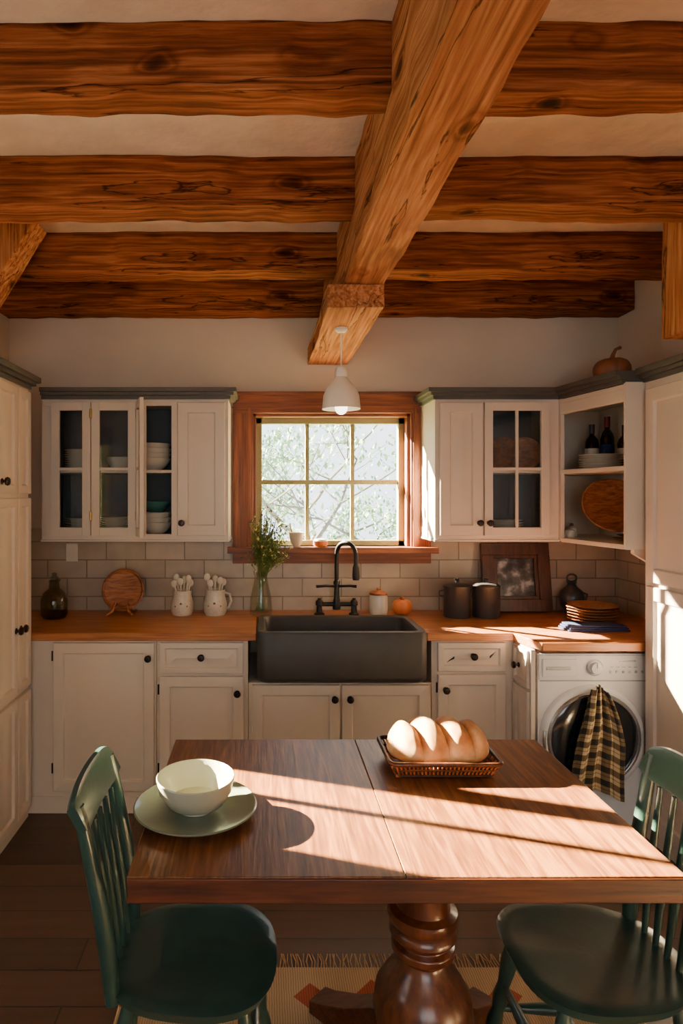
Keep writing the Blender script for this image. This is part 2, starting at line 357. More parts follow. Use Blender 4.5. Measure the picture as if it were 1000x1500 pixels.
# window 1
b = B()
cw = .12
b.box(WX0-cw, WX0, YB-.03, YB, WZ0-.02, WZ1, M_casing); b.box(WX1, WX1+cw, YB-.03, YB, WZ0-.02, WZ1, M_casing)
b.box(WX0-cw, WX1+cw, YB-.034, YB, WZ1, WZ1+.115, M_casingX)
for a, c in ((WX0-cw+.012, WX0-cw+.03), (WX0-.03, WX0-.012), (WX1+.012, WX1+.03), (WX1+cw-.03, WX1+cw-.012)):
    b.box(a, c, YB-.04, YB-.03, WZ0, WZ1+.03, M_casing)
b.box(WX0-cw-.02, WX1+cw+.02, YB-.05, YB, WZ1+.105, WZ1+.125, M_casingX)
b.box(WX0-cw-.03, WX1+cw+.03, YB-.09, YB+.08, WZ0-.035, WZ0, M_casingX)
b.box(WX0-cw, WX1+cw, YB-.03, YB, WZ0-.10, WZ0-.035, M_casingX)
b.box(WX0, WX0+.018, YB, YB+WT, WZ0, WZ1, M_casing); b.box(WX1-.018, WX1, YB, YB+WT, WZ0, WZ1, M_casing)
b.box(WX0, WX1, YB, YB+WT, WZ1-.018, WZ1, M_casingX)
gx0, gx1, gz0, gz1 = WX0+.018, WX1-.018, WZ0, WZ1-.018
gy0, gy1 = YB+.075, YB+.125
b.box(gx0, gx0+.035, gy0, gy1, gz0, gz1, M_green); b.box(gx1-.035, gx1, gy0, gy1, gz0, gz1, M_green)
b.box(gx0, gx1, gy0, gy1, gz1-.035, gz1, M_green); b.box(gx0, gx1, gy0, gy1, gz0, gz0+.03, M_green)
sy0, sy1 = YB+.09, YB+.12
px0, px1, pz0, pz1 = gx0+.035, gx1-.035, gz0+.03, gz1-.035
for i in (1, 2):
    x = px0+(px1-px0)*i/3; b.box(x-.012, x+.012, sy0, sy1, pz0, pz1, M_green)
zm = (pz0+pz1)/2; b.box(px0, px1, sy0-.004, sy1, zm-.014, zm+.014, M_green)
b.box(px0, px1, sy0+.012, sy0+.015, pz0, pz1, M_pane)
b.done("window_1", bevel=.003)

# unseen window added in left wall, stepped to shape sun on table
b = B()
for y0, y1, z0, z1 in ((LY0, LY0+.03, LZ0, LZ1), (LY1-.02, LY1, 1.76, LZ1), (LY0, 2.44, LZ0, LZ0+.03), (LY0, LY1, LZ1-.03, LZ1), (2.262, 2.28, LZ0, LZ1), (2.42, 2.50, LZ0, LZ1)):
    b.box(XL-.1, XL-.06, y0, y1, z0, z1, M_green)
for y0, y1, z0, z1 in ((LY0-.06, LY0, LZ0-.06, LZ1+.06), (LY0, 2.44, LZ0-.06, LZ0), (LY0, LY1-.005, LZ1, LZ1+.06)):
    b.box(XL, XL+.02, y0, y1, z0, z1, M_casing)
b.box(XL-.082, XL-.08, LY0, LY1, LZ0, LZ1, M_pane); b.done("added_window_2")
b = B()
for x0, x1, z0, z1 in ((-.9, -.85, .9, 2.4), (1.35, 1.4, .9, 2.4), (-.9, 1.4, .9, .95), (-.9, 1.4, 2.35, 2.4), (.22, .28, .9, 2.4), (-.9, 1.4, 1.63, 1.67)):
    b.box(x0, x1, YF-.1, YF-.06, z0, z1, M_green)
b.box(-.9, 1.4, YF-.082, YF-.08, .9, 2.4, M_pane); b.done("added_window_3")  # unseen rear window, added to hold the fill lamp
b = B()
for y0, y1, z0, z1 in ((KY0, KY0+.05, KZ0, KZ1), (KY1-.05, KY1, KZ0, KZ1), (KY0, KY1, KZ0, KZ0+.05), (KY0, KY1, KZ1-.05, KZ1), (1.01, 1.04, KZ0, KZ1), (KY0, KY1, 1.54, 1.56)):
    b.box(XL-.1, XL-.06, y0, y1, z0, z1, M_green)
for y0, y1, z0, z1 in ((KY0-.1, KY0, KZ0-.1, KZ1+.1), (KY1, KY1+.1, KZ0-.1, KZ1+.1), (KY0, KY1, KZ0-.1, KZ0), (KY0, KY1, KZ1, KZ1+.1)):
    b.box(XL, XL+.025, y0, y1, z0, z1, M_casing)
b.box(XL-.082, XL-.08, KY0, KY1, KZ0, KZ1, M_pane); b.done("added_window_4")  # unseen window added so sun bounces warm light into the room

# ------------------------------------------------------------------ beams
def hewn(name, p0, p1, w, h, mat, up=(0, 0, 1), amp=.006, nseg=48, top_flat=True, seed=0):
    p0 = Vector(p0); p1 = Vector(p1); t = (p1-p0); Ln = t.length; t.normalize()
    up = Vector(up); side = t.cross(up).normalized(); up = side.cross(t).normalized()
    q = []
    for (a0, b0), (a1, b1) in zip([(-1, -1), (1, -1), (1, 1), (-1, 1)], [(1, -1), (1, 1), (-1, 1), (-1, -1)]):
        for f in (0.02, .06, .3, .5, .7, .94, .98): q.append((a0+(a1-a0)*f, b0+(b1-b0)*f))
    vs = []; n = len(q)
    for i in range(nseg+1):
        c = p0+t*Ln*i/nseg; s0 = i/nseg*Ln
        e = [noise.noise(Vector((s0*1.6+k*17.3+seed, seed*.7, k*3.1)))*amp*2.6+noise.noise(Vector((s0*7+k*9.3+seed, 2.2, k)))*amp*1.4 for k in range(4)]
        for (a, bb) in q:
            da = (e[0] if a > 0 else e[1])*abs(a); db = (e[2] if bb < 0 else (0 if top_flat else e[3]))
            p = c+side*(a*w/2+da)+up*(bb*h/2+db*abs(bb))
            vs.append(p+(side*noise.noise(p*14)+up*noise.noise(p*14+Vector((5, 5, 5)))*(0 if (top_flat and bb > .9) else 1))*amp*.5)
    fs = []
    for i in range(nseg):
        for k in range(n): fs.append((i*n+k, i*n+(k+1) % n, (i+1)*n+(k+1) % n, (i+1)*n+k))
    fs.append(tuple(range(n))[::-1]); fs.append(tuple(nseg*n+k for k in range(n)))
    bb_ = B(); bb_.add(vs, fs, mat, None, True); return bb_.done(name, ang=30)

ZB = 2.66
for i, (y, hw) in enumerate(((1.63, .115), (2.28, .15), (2.94, .14), (3.59, .16), (.97, .15), (.3, .15), (-.4, .15), (-1.1, .15))):
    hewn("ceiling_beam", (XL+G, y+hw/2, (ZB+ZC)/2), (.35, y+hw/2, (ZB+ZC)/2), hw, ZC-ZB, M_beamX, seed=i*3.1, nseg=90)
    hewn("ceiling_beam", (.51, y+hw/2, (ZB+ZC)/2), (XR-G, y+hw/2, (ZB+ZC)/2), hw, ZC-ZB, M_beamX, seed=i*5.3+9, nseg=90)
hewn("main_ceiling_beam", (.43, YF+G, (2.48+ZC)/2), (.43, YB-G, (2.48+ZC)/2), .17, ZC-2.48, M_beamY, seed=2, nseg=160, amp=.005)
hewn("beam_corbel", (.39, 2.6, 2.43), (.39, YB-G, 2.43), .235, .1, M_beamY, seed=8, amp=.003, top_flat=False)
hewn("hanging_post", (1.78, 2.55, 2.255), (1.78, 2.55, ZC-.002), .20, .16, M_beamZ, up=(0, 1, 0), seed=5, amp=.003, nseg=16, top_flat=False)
d0 = Vector((-1.0, 0, 2.79)); d1 = Vector((-1.34, 0, 2.205)); dr = (d0-d1).normalized(); nrm = Vector((-dr.z, 0, dr.x))
cc = nrm*.08
hewn("timber_brace", (d1.x+cc.x, 2.76, d1.z+cc.z), (d0.x+cc.x+.02, 2.76, d0.z+cc.z), .15, .16, M_beamZ, up=(nrm.x, 0, nrm.z), seed=4, amp=.003, nseg=20, top_flat=False)

# ------------------------------------------------------------------ base cabinets
YC = 3.14
def base(name, x0, x1, ztop, items):
    b = B(); b.box(x0, x1, YC, YB-.015, .0, ztop, M_white)
    b.box(x0+.001, x1-.001, YC-.008, YC+.005, .001, .085, M_white)
    for it in items:
        k, a, c, z0, z1 = it[:5]
        b.panel(c-a, z1-z0, M_white, T(a, YC, z0), t=.02, fw=.05 if k == 'door' else .028)
        if len(it) > 5:
            for kx, kz in it[5]: b.knob(T(kx, YC-.02, kz))
        if k == 'door' and len(it) > 6:
            for hz in (z0+.09, z1-.09): b.lathe([(0, 0), (.005, 0), (.005, .05), (0, .05)], M_black, T(it[6], YC-.012, hz), 10)
    return b.done(name, bevel=.0015)
base("kitchen_base_cabinet", XL+G, -.535, .868, [('door', -1.05, -.545, .115, .858, [(-.572, .785)], -1.055)])
base("kitchen_base_cabinet", -.533, -.075, .868, [('drawer', -.518, -.098, .705, .868-.008, [(-.308, .79)]), ('door', -.518, -.098, .115, .69, [(-.128, .61)], -.523)])
base("sink_base_cabinet", -.073, .845, .655, [('door', -.055, .385, .115, .648, [(.358, .582)]), ('door', .395, .832, .115, .648, [(.435, .582)])])
base("kitchen_base_cabinet", .847, 1.262, .868, [('drawer', .876, 1.215, .715, .86, [(1.05, .795)]), ('door', .876, 1.215, .115, .70, [(.912, .627)], .872)])
b = B(); b.box(1.264, 1.285, 2.945, YB-.015, 0, .868, M_white)
b.panel(.17, .18, M_white, T(1.264, YC-.012, .68, rz=-PI/2), t=.014, fw=.02); b.panel(.17, .55, M_white, T(1.264, YC-.012, .115, rz=-PI/2), t=.014, fw=.035)
b.knob(T(1.25, 3.05, .77, rz=-PI/2)); b.done("cabinet_end_panel", bevel=.0015)

# countertop
b = B(); cz0, cz1 = .87, .91
yb = YB-.0125
b.poly([(XL+G, YC-.025, cz0), (-.034, YC-.025, cz0), (-.034, 3.535, cz0), (.82, 3.535, cz0), (.82, YC-.025, cz0), (1.25, YC-.025, cz0), (1.30, 2.905, cz0), (1.785, 2.905, cz0), (1.785, 2.93, cz0), (XR-.0125, 2.93, cz0), (XR-.0125, yb, cz0), (XL+G, yb, cz0)], (0, 0, cz1-cz0), M_counter)
b.done("countertop", bevel=.004)

# farmhouse sink
b = B(); sx0, sx1, sy0_, sy1_, sz0, sz1 = -.03, .816, 3.07, 3.53, .668, .922
def rrect(x0, x1, y0, y1, r, z, n=6):
    o = []
    for cx, cy, a0 in ((x1-r, y1-r, 0), (x0+r, y1-r, PI/2), (x0+r, y0+r, PI), (x1-r, y0+r, 1.5*PI)):
        for k in range(n+1):
            a = a0+PI/2*k/n; o.append((cx+r*math.cos(a), cy+r*math.sin(a), z))
    return o
rings = [rrect(sx0+.02, sx1-.02, sy0_+.02, sy1_-.02, .04, sz0), rrect(sx0+.004, sx1-.004, sy0_+.004, sy1_, .045, sz0+.014), rrect(sx0, sx1, sy0_, sy1_, .045, sz0+.03), rrect(sx0, sx1, sy0_, sy1_, .045, sz1-.012),
         rrect(sx0+.006, sx1-.006, sy0_+.006, sy1_-.006, .04, sz1), rrect(sx0+.035, sx1-.035, sy0_+.035, sy1_-.035, .04, sz1), rrect(sx0+.042, sx1-.042, sy0_+.042, sy1_-.042, .04, sz1-.01),
         rrect(sx0+.05, sx1-.05, sy0_+.05, sy1_-.05, .05, .72), rrect(sx0+.09, sx1-.09, sy0_+.09, sy1_-.09, .05, .695)]
vs = [p for rg in rings for p in rg]; n = len(rings[0]); fs = [tuple(range(n))]
for k in range(len(rings)-1):
    for i in range(n): fs.append((k*n+i, k*n+(i+1) % n, (k+1)*n+(i+1) % n, (k+1)*n+i))
fs.append(tuple((len(rings)-1)*n+i for i in range(n)))
b.add(vs, fs, M_sink, None, True); b.done("farmhouse_sink", ang=50)

# faucet
b = B(); fx, fy = .425, 3.60
for dx in (-.1, .1):
    b.lathe([(0, 0), (.03, 0), (.03, .008), (.018, .014), (.016, .05), (.022, .055), (.022, .075), (.014, .085), (0, .088)], M_black, T(fx+dx, fy, cz1), 20)
b.tube([(fx-.1, fy, cz1+.06), (fx+.1, fy, cz1+.06)], .013, M_black)
b.lathe([(0, .03), (.022, .03), (.024, .045), (.02, .08), (.016, .1), (.014, .17), (.019, .175), (.019, .19), (.012, .2), (0, .2)], M_black, T(fx, fy, cz1), 20)
pts = [(fx, fy, cz1+.19), (fx, fy, cz1+.33)]
for k in range(13):
    a = PI-PI*k/12; r_ = .055
    o = r_+r_*math.cos(a); pts.append((fx+o*.85, fy-o*1.1, cz1+.35+.07*math.sin(a)))
pts += [(fx+.0935, fy-.121, cz1+.30)]
b.tube(pts, .0125, M_black)
b.lathe([(0, 0), (.018, 0), (.022, .02), (.019, .07), (.012, .09), (0, .09)], M_black, T(fx+.0935, fy-.121, cz1+.215), 18)
for sx in (-1, 1):
    b.tube([(fx+sx*.1, fy, cz1+.085), (fx+sx*.1, fy, cz1+.095)], .01, M_black)
b.tube([(fx-.012, fy-.01, cz1+.165), (fx-.07, fy-.03, cz1+.17), (fx-.12, fy-.04, cz1+.168)], [.008, .007, .009], M_black)
b.tube([(fx+.012, fy-.01, cz1+.165), (fx+.07, fy-.03, cz1+.17), (fx+.11, fy-.04, cz1+.168)], [.008, .007, .009], M_black)
b.done("kitchen_faucet")

# ------------------------------------------------------------------ upper cabinets
UZ0, UZ1, UY = 1.355, 2.13, 3.43
def crown(b, x0, x1, y0, mat=M_crown, left=True, right=True, y1=YB):
    for k, (o, z0, z1) in enumerate(((.012, 2.125, 2.1455), (.03, 2.145, 2.1625), (.045, 2.162, 2.185))):
        b.box(x0-(o if left else 0), x1+(o if right else 0), y0-o, y1, z0, z1, mat)
def upper(name, x0, x1, stiles, cleft=True, cright=True):
    b = B(); t = .018; e = .0007; ya = UY+.021; ye = YB-.014
    b.box(x0, x0+t, ya, ye, UZ0+e, UZ1-e, M_white); b.box(x1-t, x1, ya, ye, UZ0+e, UZ1-e, M_white)
    b.box(x0+t, x1-t, ya, ye, UZ0+e, UZ0+t, M_white); b.box(x0+t, x1-t, ya, ye, UZ1-t, UZ1-e, M_white)
    b.box(x0+t+.001, x1-t-.001, ye-.012, ye-.001, UZ0+t, UZ1-t, M_inner)
    b.box(x0+t+.0005, x0+t+.004, ya+.001, ye-.012, UZ0+t, UZ1-t, M_inner); b.box(x1-t-.004, x1-t-.0005, ya+.001, ye-.012, UZ0+t, UZ1-t, M_inner)
    b.box(x0+t+.004, x1-t-.004, ya+.002, ye-.013, 1.722, 1.738, M_white2)
    for a, c in stiles: b.box(a, c, UY, UY+.02, UZ0+.03, UZ1-.04, M_white)
    b.box(x0, x1, UY, UY+.02, UZ0, UZ0+.03, M_white); b.box(x0, x1, UY, UY+.02, UZ1-.04, UZ1, M_white)
    b.box(x0-.004, x1+.004, UY-.006, ye, UZ0-.012, UZ0-.0005, M_white)
    crown(b, x0, x1, UY, left=cleft, right=cright, y1=YB-.001)
    return b
dz0, dh = UZ0+.022, UZ1-UZ0-.045
b = upper("u", -1.215, -.19, [(-1.215, -1.155), (-.955, -.93), (-.695, -.665), (-.485, -.46), (-.205, -.19)], cleft=False)
b.gdoor(.215, dh, M_white, M_cpane, T(-1.158, UY-.0005, dz0)); b.gdoor(.245, dh, M_white, M_cpane, T(-.938, UY-.0005, dz0))
b.panel(.262, dh, M_white, T(-.468, UY-.0005, dz0)); b.knob(T(-.443, UY-.02, 1.447))
b.gdoor(.2, dh, M_white, M_cpane, T(-.680, UY-.006, dz0, rz=math.radians(-72)), cols=1)
b.box(-.5, -.469, UY-.02, UY-.0005, dz0, dz0+dh, M_white); b.box(-.668, -.64, UY-.004, UY-.0005, dz0, dz0+dh, M_white)
for hx in (-.94,-.69):
    for hz in (1.46, 2.02): b.lathe([(0, 0), (.007, 0), (.007, .05), (0, .05)], M_brass, T(hx, UY-.024, hz), 12)
b.done("wall_cabinet", bevel=.0015)
b = upper("u", .945, 1.625, [(.945, .975), (1.2, 1.215), (1.565, 1.625)], cright=False)
b.panel(.235, dh, M_white, T(.968, UY-.0005, dz0)); b.gdoor(.355, dh, M_white, M_cpane, T(1.212, UY-.0005, dz0), cols=2)
b.knob(T(1.182, UY-.02, 1.447)); b.knob(T(1.236, UY-.02, 1.447)); b.done("wall_cabinet", bevel=.0015)

# open corner shelf unit
b = B(); XS = 2.02
fp = lambda z: [(1.6275, UY-.0205, z), (1.70, 2.944, z), (XS-.008, 2.944, z), (XS-.008, YB-.0225, z), (1.649, YB-.0225, z), (1.649, UY-.0205, z)]
for z in (UZ0-.012, 1.715, UZ1-.03): b.poly(fp(z), (0, 0, .022), M_white2)
b.poly([(1.628, UY-.022, UZ1-.09), (1.70, 2.944, UZ1-.09), (1.72, 2.944, UZ1-.09), (1.648, UY-.022, UZ1-.09)], (0, 0, .06), M_white2)
b.box(1.6275, 1.648, UY-.02, YB-.014, UZ0, UZ1, M_white2)
b.box(1.70, XS, 2.925, 2.943, UZ0-.012, UZ1, M_white2)
b.box(1.649, XS, YB-.022, YB-.014, UZ0, UZ1, M_white2); b.box(XS-.0075, XS, 2.944, YB-.0225, UZ0-.012, UZ1, M_white2)
for o, z0, z1 in ((.012, 2.125, 2.1455), (.03, 2.145, 2.1625), (.045, 2.162, 2.185)):
    b.poly([(1.628-o, UY-.02-o*.3, z0), (1.70-o, 2.93, z0), (XR-.002, 2.93, z0), (XR-.002, YB-.002, z0), (1.628-o, YB-.002, z0)], (0, 0, z1-z0), M_crown)
b.poly([(1.76, 2.96, 1.3425), (1.76, 2.96, 1.32), (1.86, 2.96, 1.26), (1.93, 2.96, 1.19), (1.95, 2.96, 1.16), (1.986, 2.96, 1.16), (1.986, 2.96, 1.3425)], (0, .03, 0), M_white2)
b.done("open_corner_shelf", bevel=.0015)

# tall cabinets
def tall(name, xf, xw, y0, y1, sgn, cols, splits, knobs, M=M_white):
    b = B(); b.box(min(xf, xw), max(xf, xw), y0, y1, 0, 2.13, M)
    for o, z0, z1 in ((.012, 2.125, 2.1455), (.03, 2.145, 2.1625), (.048, 2.162, 2.19)):
        xa, xb = (xw, xf+o) if sgn > 0 else (xf-o, xw); b.box(xa, xb, y0-.001, y1+(o if sgn > 0 else 0), z0, z1, M_crown)
    for (a, c) in cols:
        for z0, z1 in splits:
            if sgn > 0: b.panel(c-a, z1-z0, M, T(xf, a, z0, rz=PI/2), t=.018, fw=.04)
            else: b.panel(c-a, z1-z0, M, T(xf, c, z0, rz=-PI/2), t=.018, fw=.06)
    for ky, kz in knobs: b.knob(T(xf+sgn*.018, ky, kz, rz=(PI/2 if sgn > 0 else -PI/2)), r=.02)
    return b.done(name, bevel=.0015)
tall("pantry_cabinet", -1.168, XL+G, 2.672, 3.108, 1, [(2.94, 3.10), (2.70, 2.932)], [(.06, .64), (.66, 1.585), (1.605, 2.11)], [(2.965, .965), (2.907, .965), (2.75, 1.66)])
tall("tall_larder_cabinet", 1.79, XR-G, 1.70, 2.922, -1, [(2.35, 2.895), (1.75, 2.33)], [(.08, 1.18), (1.2, 2.09)], [(2.40, 1.1), (2.28, 1.1)])

# ------------------------------------------------------------------ washing machine
b = B(); wx0, wx1, wy0, wy1, wz = 1.30, 1.86, 2.955, 3.5, .848
b.box(wx0, wx1, wy0, wy1, .035, wz, M_machine)
for x in (wx0+.05, wx1-.05):
    for y in (wy0+.05, wy1-.05): b.lathe([(0, 0), (.02, 0), (.02, .036), (0, .036)], M_black, T(x, y, 0), 14)
b.box(wx0+.004, wx1-.004, wy0-.008, wy0+.002, .725, wz-.006, M_machine)
b.box(wx0+.02, wx0+.18, wy0-.013, wy0-.006, .742, .825, M_machine)
b.box(wx0+.035, wx0+.15, wy0-.016, wy0-.012, .775, .79, M_grey)
Rm = Matrix.Rotation(PI/2, 4, 'X')
b.lathe([(0, 0), (.034, 0), (.034, .006), (.028, .008), (.026, .026), (0, .028)], M_machine, T(1.565, wy0-.008, .785) @ Rm, 28)
b.lathe([(.036, 0), (.04, 0), (.04, .003), (.036, .003)], M_grey, T(1.565, wy0-.008, .785) @ Rm, 28)
b.box(1.565-.003, 1.565+.003, wy0-.038, wy0-.035, .787, .81, M_grey)
for i in range(6):
    b.lathe([(0, 0), (.007, 0), (.006, .004), (0, .005)], M_grey, T(1.64+i*.03, wy0-.008, .765) @ Rm, 12)
for i in range(5): b.box(1.64+i*.028, 1.655+i*.028, wy0-.0095, wy0-.007, .785, .789, M_grey)
b.box(1.68, 1.76, wy0-.0095, wy0-.007, .812, .82, M_grey)
b.box(wx0+.01, wx1-.01, wy0-.002, wy0+.001, .718, .722, M_grey)
DC = T(1.555, wy0, .452) @ Rm
b.lathe([(.25, 0), (.25, .012), (.244, .022), (.232, .028), (.222, .026)], M_machine, DC, 56)
b.lathe([(.222, .026), (.215, .032), (.205, .032), (.2, .024)], M_chrome, DC, 56)
b.lathe([(.2, .024), (.185, .03), (.12, .034), (0, .035)], M_dglass, DC, 56)
b.tube([(1.555-.235, wy0-.03, .41), (1.555-.243, wy0-.042, .452), (1.555-.235, wy0-.03, .494)], .008, M_chrome)
b.box(wx0+.02, wx0+.12, wy0-.004, wy0, .06, .15, M_machine)
b.tube([(1.565, wy0-.026, .70), (1.565, wy0-.05, .70), (1.565, wy0-.055, .715)], .005, M_chrome)
b.done("washing_machine", bevel=.004)

def towel():
    nx, nz = 40, 60; vs = []; fs = []; uvs = []
    for j in range(nz+1):
        v = j/nz; z = .725-.50*v
        w = .032+.056*min(1, v*2.0)**.7+.022*v
        for i in range(nx+1):
            u = i/nx-.5
            fold = math.sin(u*26+v*1.5)*.011*(1-.3*v)+math.sin(u*9+2*v)*.010
            x = 1.55+u*2*w+.010*math.sin(v*5)+.02*v*math.sin(u*3)
            y = 2.878+fold-.006*math.sin(v*3)
            zz = z+(.02*math.cos(u*5)-.01)*(v) + (-.035*abs(u)*2)*(1-v)**2-.02*u*v*2
            vs.append((x, y, zz)); uvs.append((i/nx, v))
    for j in range(nz):
        for i in range(nx): a = j*(nx+1)+i; fs.append((a, a+1, a+nx+2, a+nx+1))
    me = bpy.data.meshes.new("plaid_dish_towel"); me.from_pydata(vs, [], fs); me.materials.append(M_plaid)
    ul = me.uv_layers.new(name="UVMap")
    for p in me.polygons:
        p.use_smooth = True
        for li in p.loop_indices: ul.data[li].uv = uvs[me.loops[li].vertex_index]
    ob = bpy.data.objects.new("plaid_dish_towel", me); scene.collection.objects.link(ob)
    md = ob.modifiers.new("s", 'SOLIDIFY'); md.thickness = .004
towel()

# ------------------------------------------------------------------ pottery helpers
def bowlp(r, h, t=.005):
    return [(0, 0), (r*.42, 0), (r*.44, h*.07), (r*.66, h*.25), (r*.88, h*.6), (r, h), (r-t*.5, h+t*.3), (r-t, h), (r*.87-t, h*.62), (r*.62, h*.3), (r*.35, h*.16), (0, h*.14)]
def platep(r, h=.018):
    return [(0, 0), (r*.55, 0), (r*.6, h*.2), (r*.98, h*.85), (r, h), (r*.97, h), (r*.62, h*.42), (r*.55, h*.3), (0, h*.3)]
def stack(name, x, y, z, r, n, dh, mat, prof=platep, h=.016):
    b = B()
    for i in range(n): b.lathe(prof(r*(1-.01*(i % 2)), h), mat, T(x+random.uniform(-.002, .002), y, z+i*dh), 36)
    return b.done(name)
SH1, SH0 = 1.7385, 1.3735
Y1 = 3.60
stack("plate_stack", -1.05, Y1, SH1, .09, 9, .013, M_cream); stack("plate_stack", -1.05, Y1, SH0, .09, 7, .013, M_cream)
stack("plate_stack", -.85, Y1, SH0, .095, 8, .012, M_cream)
stack("serving_bowl", -.825, Y1-.02, SH1, .07, 1, .02, M_cream, bowlp, .075)
stack("bowl_stack", -.63, Y1, SH1, .1, 4, .028, M_cream, bowlp, .07)
stack("bowl_stack", -.62, Y1, SH0, .095, 3, .028, M_cream, bowlp, .07); stack("mixing_bowl", -.62, Y1, SH0+.128, .085, 1, .02, M_teal, bowlp, .06)
stack("plate_stack", 1.38, Y1-.04, SH0, .1, 6, .014, M_cream)
b = B(); Ru = Matrix.Rotation(math.radians(80), 4, 'X')
for x in (1.28, 1.40, 1.52): b.lathe(platep(.1, .016), M_brownw, T(x, 3.64, SH1+.098) @ Matrix.Rotation(math.radians(-25), 4, 'Z') @ Ru, 36)
b.box(1.2, 1.58, 3.60, 3.62, SH1, SH1+.012, M_brownw); b.done("wooden_plates")

CZ = cz1+.0005
b = B(); b.lathe([(0, .0), (.06, 0), (.072, .02), (.074, .1), (.06, .14), (.03, .165), (.028, .2), (.036, .215), (.032, .215), (.024, .2), (.026, .165), (.056, .138), (.07, .1), (.068, .022), (.055, .005), (0, .005)], M_jar, T(-1.17, 3.5, CZ), 36)
b.lathe([(0, .205), (.022, .205), (.024, .225), (.012, .235), (.014, .25), (0, .255)], M_jar, T(-1.17, 3.5, CZ), 24); b.done("glass_jar")
b = B(); MM = T(-.81, 3.63, CZ+.135) @ Matrix.Rotation(math.radians(76), 4, 'X')
b.lathe([(0, .0), (.07, 0), (.115, .008), (.122, .024), (.116, .026), (.106, .014), (.066, .008), (0, .008)], M_brownw, MM, 48)
for s_ in (-1, 1):
    b.tube([(-.81+s_*.03, 3.565, CZ+.075), (-.81+s_*.045, 3.545, CZ+.03), (-.81+s_*.075, 3.53, CZ+.008)], .008, M_brownw)
    b.tube([(-.81+s_*.03, 3.565, CZ+.075), (-.81+s_*.045, 3.66, CZ+.01), (-.81+s_*.06, 3.70, CZ+.008)], .007, M_brownw)
b.tube([(-.88, 3.56, CZ+.05), (-.74, 3.56, CZ+.05)], .006, M_brownw)
b.done("wooden_plate_on_stand")
def crock(name, x, y, r, h, utens, handle):
    b = B(); b.lathe([(0, 0), (r*.85, 0), (r, h*.15), (r*1.02, h*.45), (r*.82, h*.8), (r*.86, h), (r*.78, h), (r*.74, h*.8), (r*.92, h*.45), (r*.88, h*.15), (0, .01)], M_speck, T(x, y, CZ), 36)
    if handle:
        b.tube([(x+r*.8, y, CZ+h*.88), (x+r*1.25, y, CZ+h*.82), (x+r*1.4, y, CZ+h*.55), (x+r*1.2, y, CZ+h*.3), (x+r*.95, y, CZ+h*.25)], .007, M_speck)
    for i in range(utens):
        a = 2*PI*i/utens+.4; q = Vector((math.cos(a), math.sin(a), 0)); base_ = Vector((x, y, CZ+.02)); top = base_+q*r*.75+Vector((0, 0, h+.02+.015*(i % 3)))
        b.tube([base_+q*r*.1, top], .006, M_cream, seg=8)
        b.sphere(top, .018, .007, .022, M_cream, None, 14, 8)
    for k in range(3):
        a = -PI/2+(k-1)*.5; b.sphere((x+r*.97*math.cos(a), y+r*.97*math.sin(a), CZ+h*(.4+.1*(k % 2))), .008, .003, .008, M_gourd, None, 10, 6)
    return b.done(name)
crock("utensil_crock", -.465, 3.60, .064, .14, 6, False)
crock("ceramic_pitcher", -.275, 3.60, .066, .145, 5, True)
b = B(); vx, vy = -.012, 3.60
b.lathe([(0, 0), (.06, 0), (.066, .02), (.06, .1), (.042, .18), (.036, .22), (.046, .25), (.043, .25), (.033, .22), (.039, .18), (.057, .1), (.062, .02), (0, .008)], M_vase, T(vx, vy, CZ), 36)
for i in range(80):
    a = random.uniform(0, 2*PI); rr_ = random.uniform(.02, .14); top = Vector((vx+.03+rr_*math.cos(a), vy+rr_*.45*math.sin(a)-.02, CZ+random.uniform(.40, .62)-rr_*.6))
    mid = Vector((vx+.25*(top.x-vx), vy+.25*(top.y-vy), CZ+.24)); bs = Vector((vx-.2*(top.x-vx), vy-.2*(top.y-vy), CZ+.02))
    b.tube([bs, mid, mid.lerp(top, .5)+Vector((0, 0, .015)), top], .0018, M_stem, seg=5)
    for k in range(22):
        f = random.uniform(.3, 1.05); c = mid.lerp(top, f)+Vector((random.uniform(-.02, .02), random.uniform(-.016, .016), random.uniform(-.01, .015)))
        R_ = Matrix.Translation(c) @ Matrix.Rotation(random.uniform(0, 6.28), 4, 'Z') @ Matrix.Rotation(random.uniform(-1.2, 1.2), 4, 'X')
        l = random.uniform(.009, .017); m_ = M_flower if random.random() < .12 else M_leaf
        b.add([(0, 0, 0), (l*.45, l*.6, .001), (0, l*1.7, 0), (-l*.45, l*.6, .001)], [(0, 1, 2, 3)], m_, R_)
b.done("herb_bouquet_vase")
b = B(); b.lathe(bowlp(.048, .085), M_cream, T(.2, YB-.02, WZ0+.0005), 30)
b.tube([(.19, YB-.02, WZ0+.02), (.16, YB-.03, WZ0+.14)], .004, M_brownw); b.done("sill_cup")
b = B(); b.lathe([(0, 0), (.035, 0), (.045, .012), (.045, .035), (.04, .035), (.03, .02), (0, .015)], M_orange, T(.345, YB-.02, WZ0+.0005), 30)
b.lathe([(0, .03), (.042, .033), (.035, .045), (0, .05)], M_cream, T(.345, YB-.02, WZ0), 24); b.done("sill_pot")
b = B(); b.lathe([(0, 0), (.05, 0), (.052, .01), (.052, .1), (.047, .112), (0, .112)], M_cream, T(.67, 3.62, CZ), 32)
b.lathe([(0, .112), (.053, .112), (.053, .122), (.03, .132), (.01, .136), (.012, .148), (0, .154)], M_brownw, T(.67, 3.62, CZ), 32); b.done("lidded_canister")
b = B()
for i in range(8):
    a = 2*PI*i/8; b.sphere((.805+.022*math.cos(a), 3.61+.022*math.sin(a), CZ+.043), .036, .036, .043, M_orange, None, 16, 10)
b.lathe([(0, .07), (.014, .078), (.008, .1), (0, .105)], M_brownw, T(.805, 3.61, CZ), 14); b.done("pumpkin_pot")
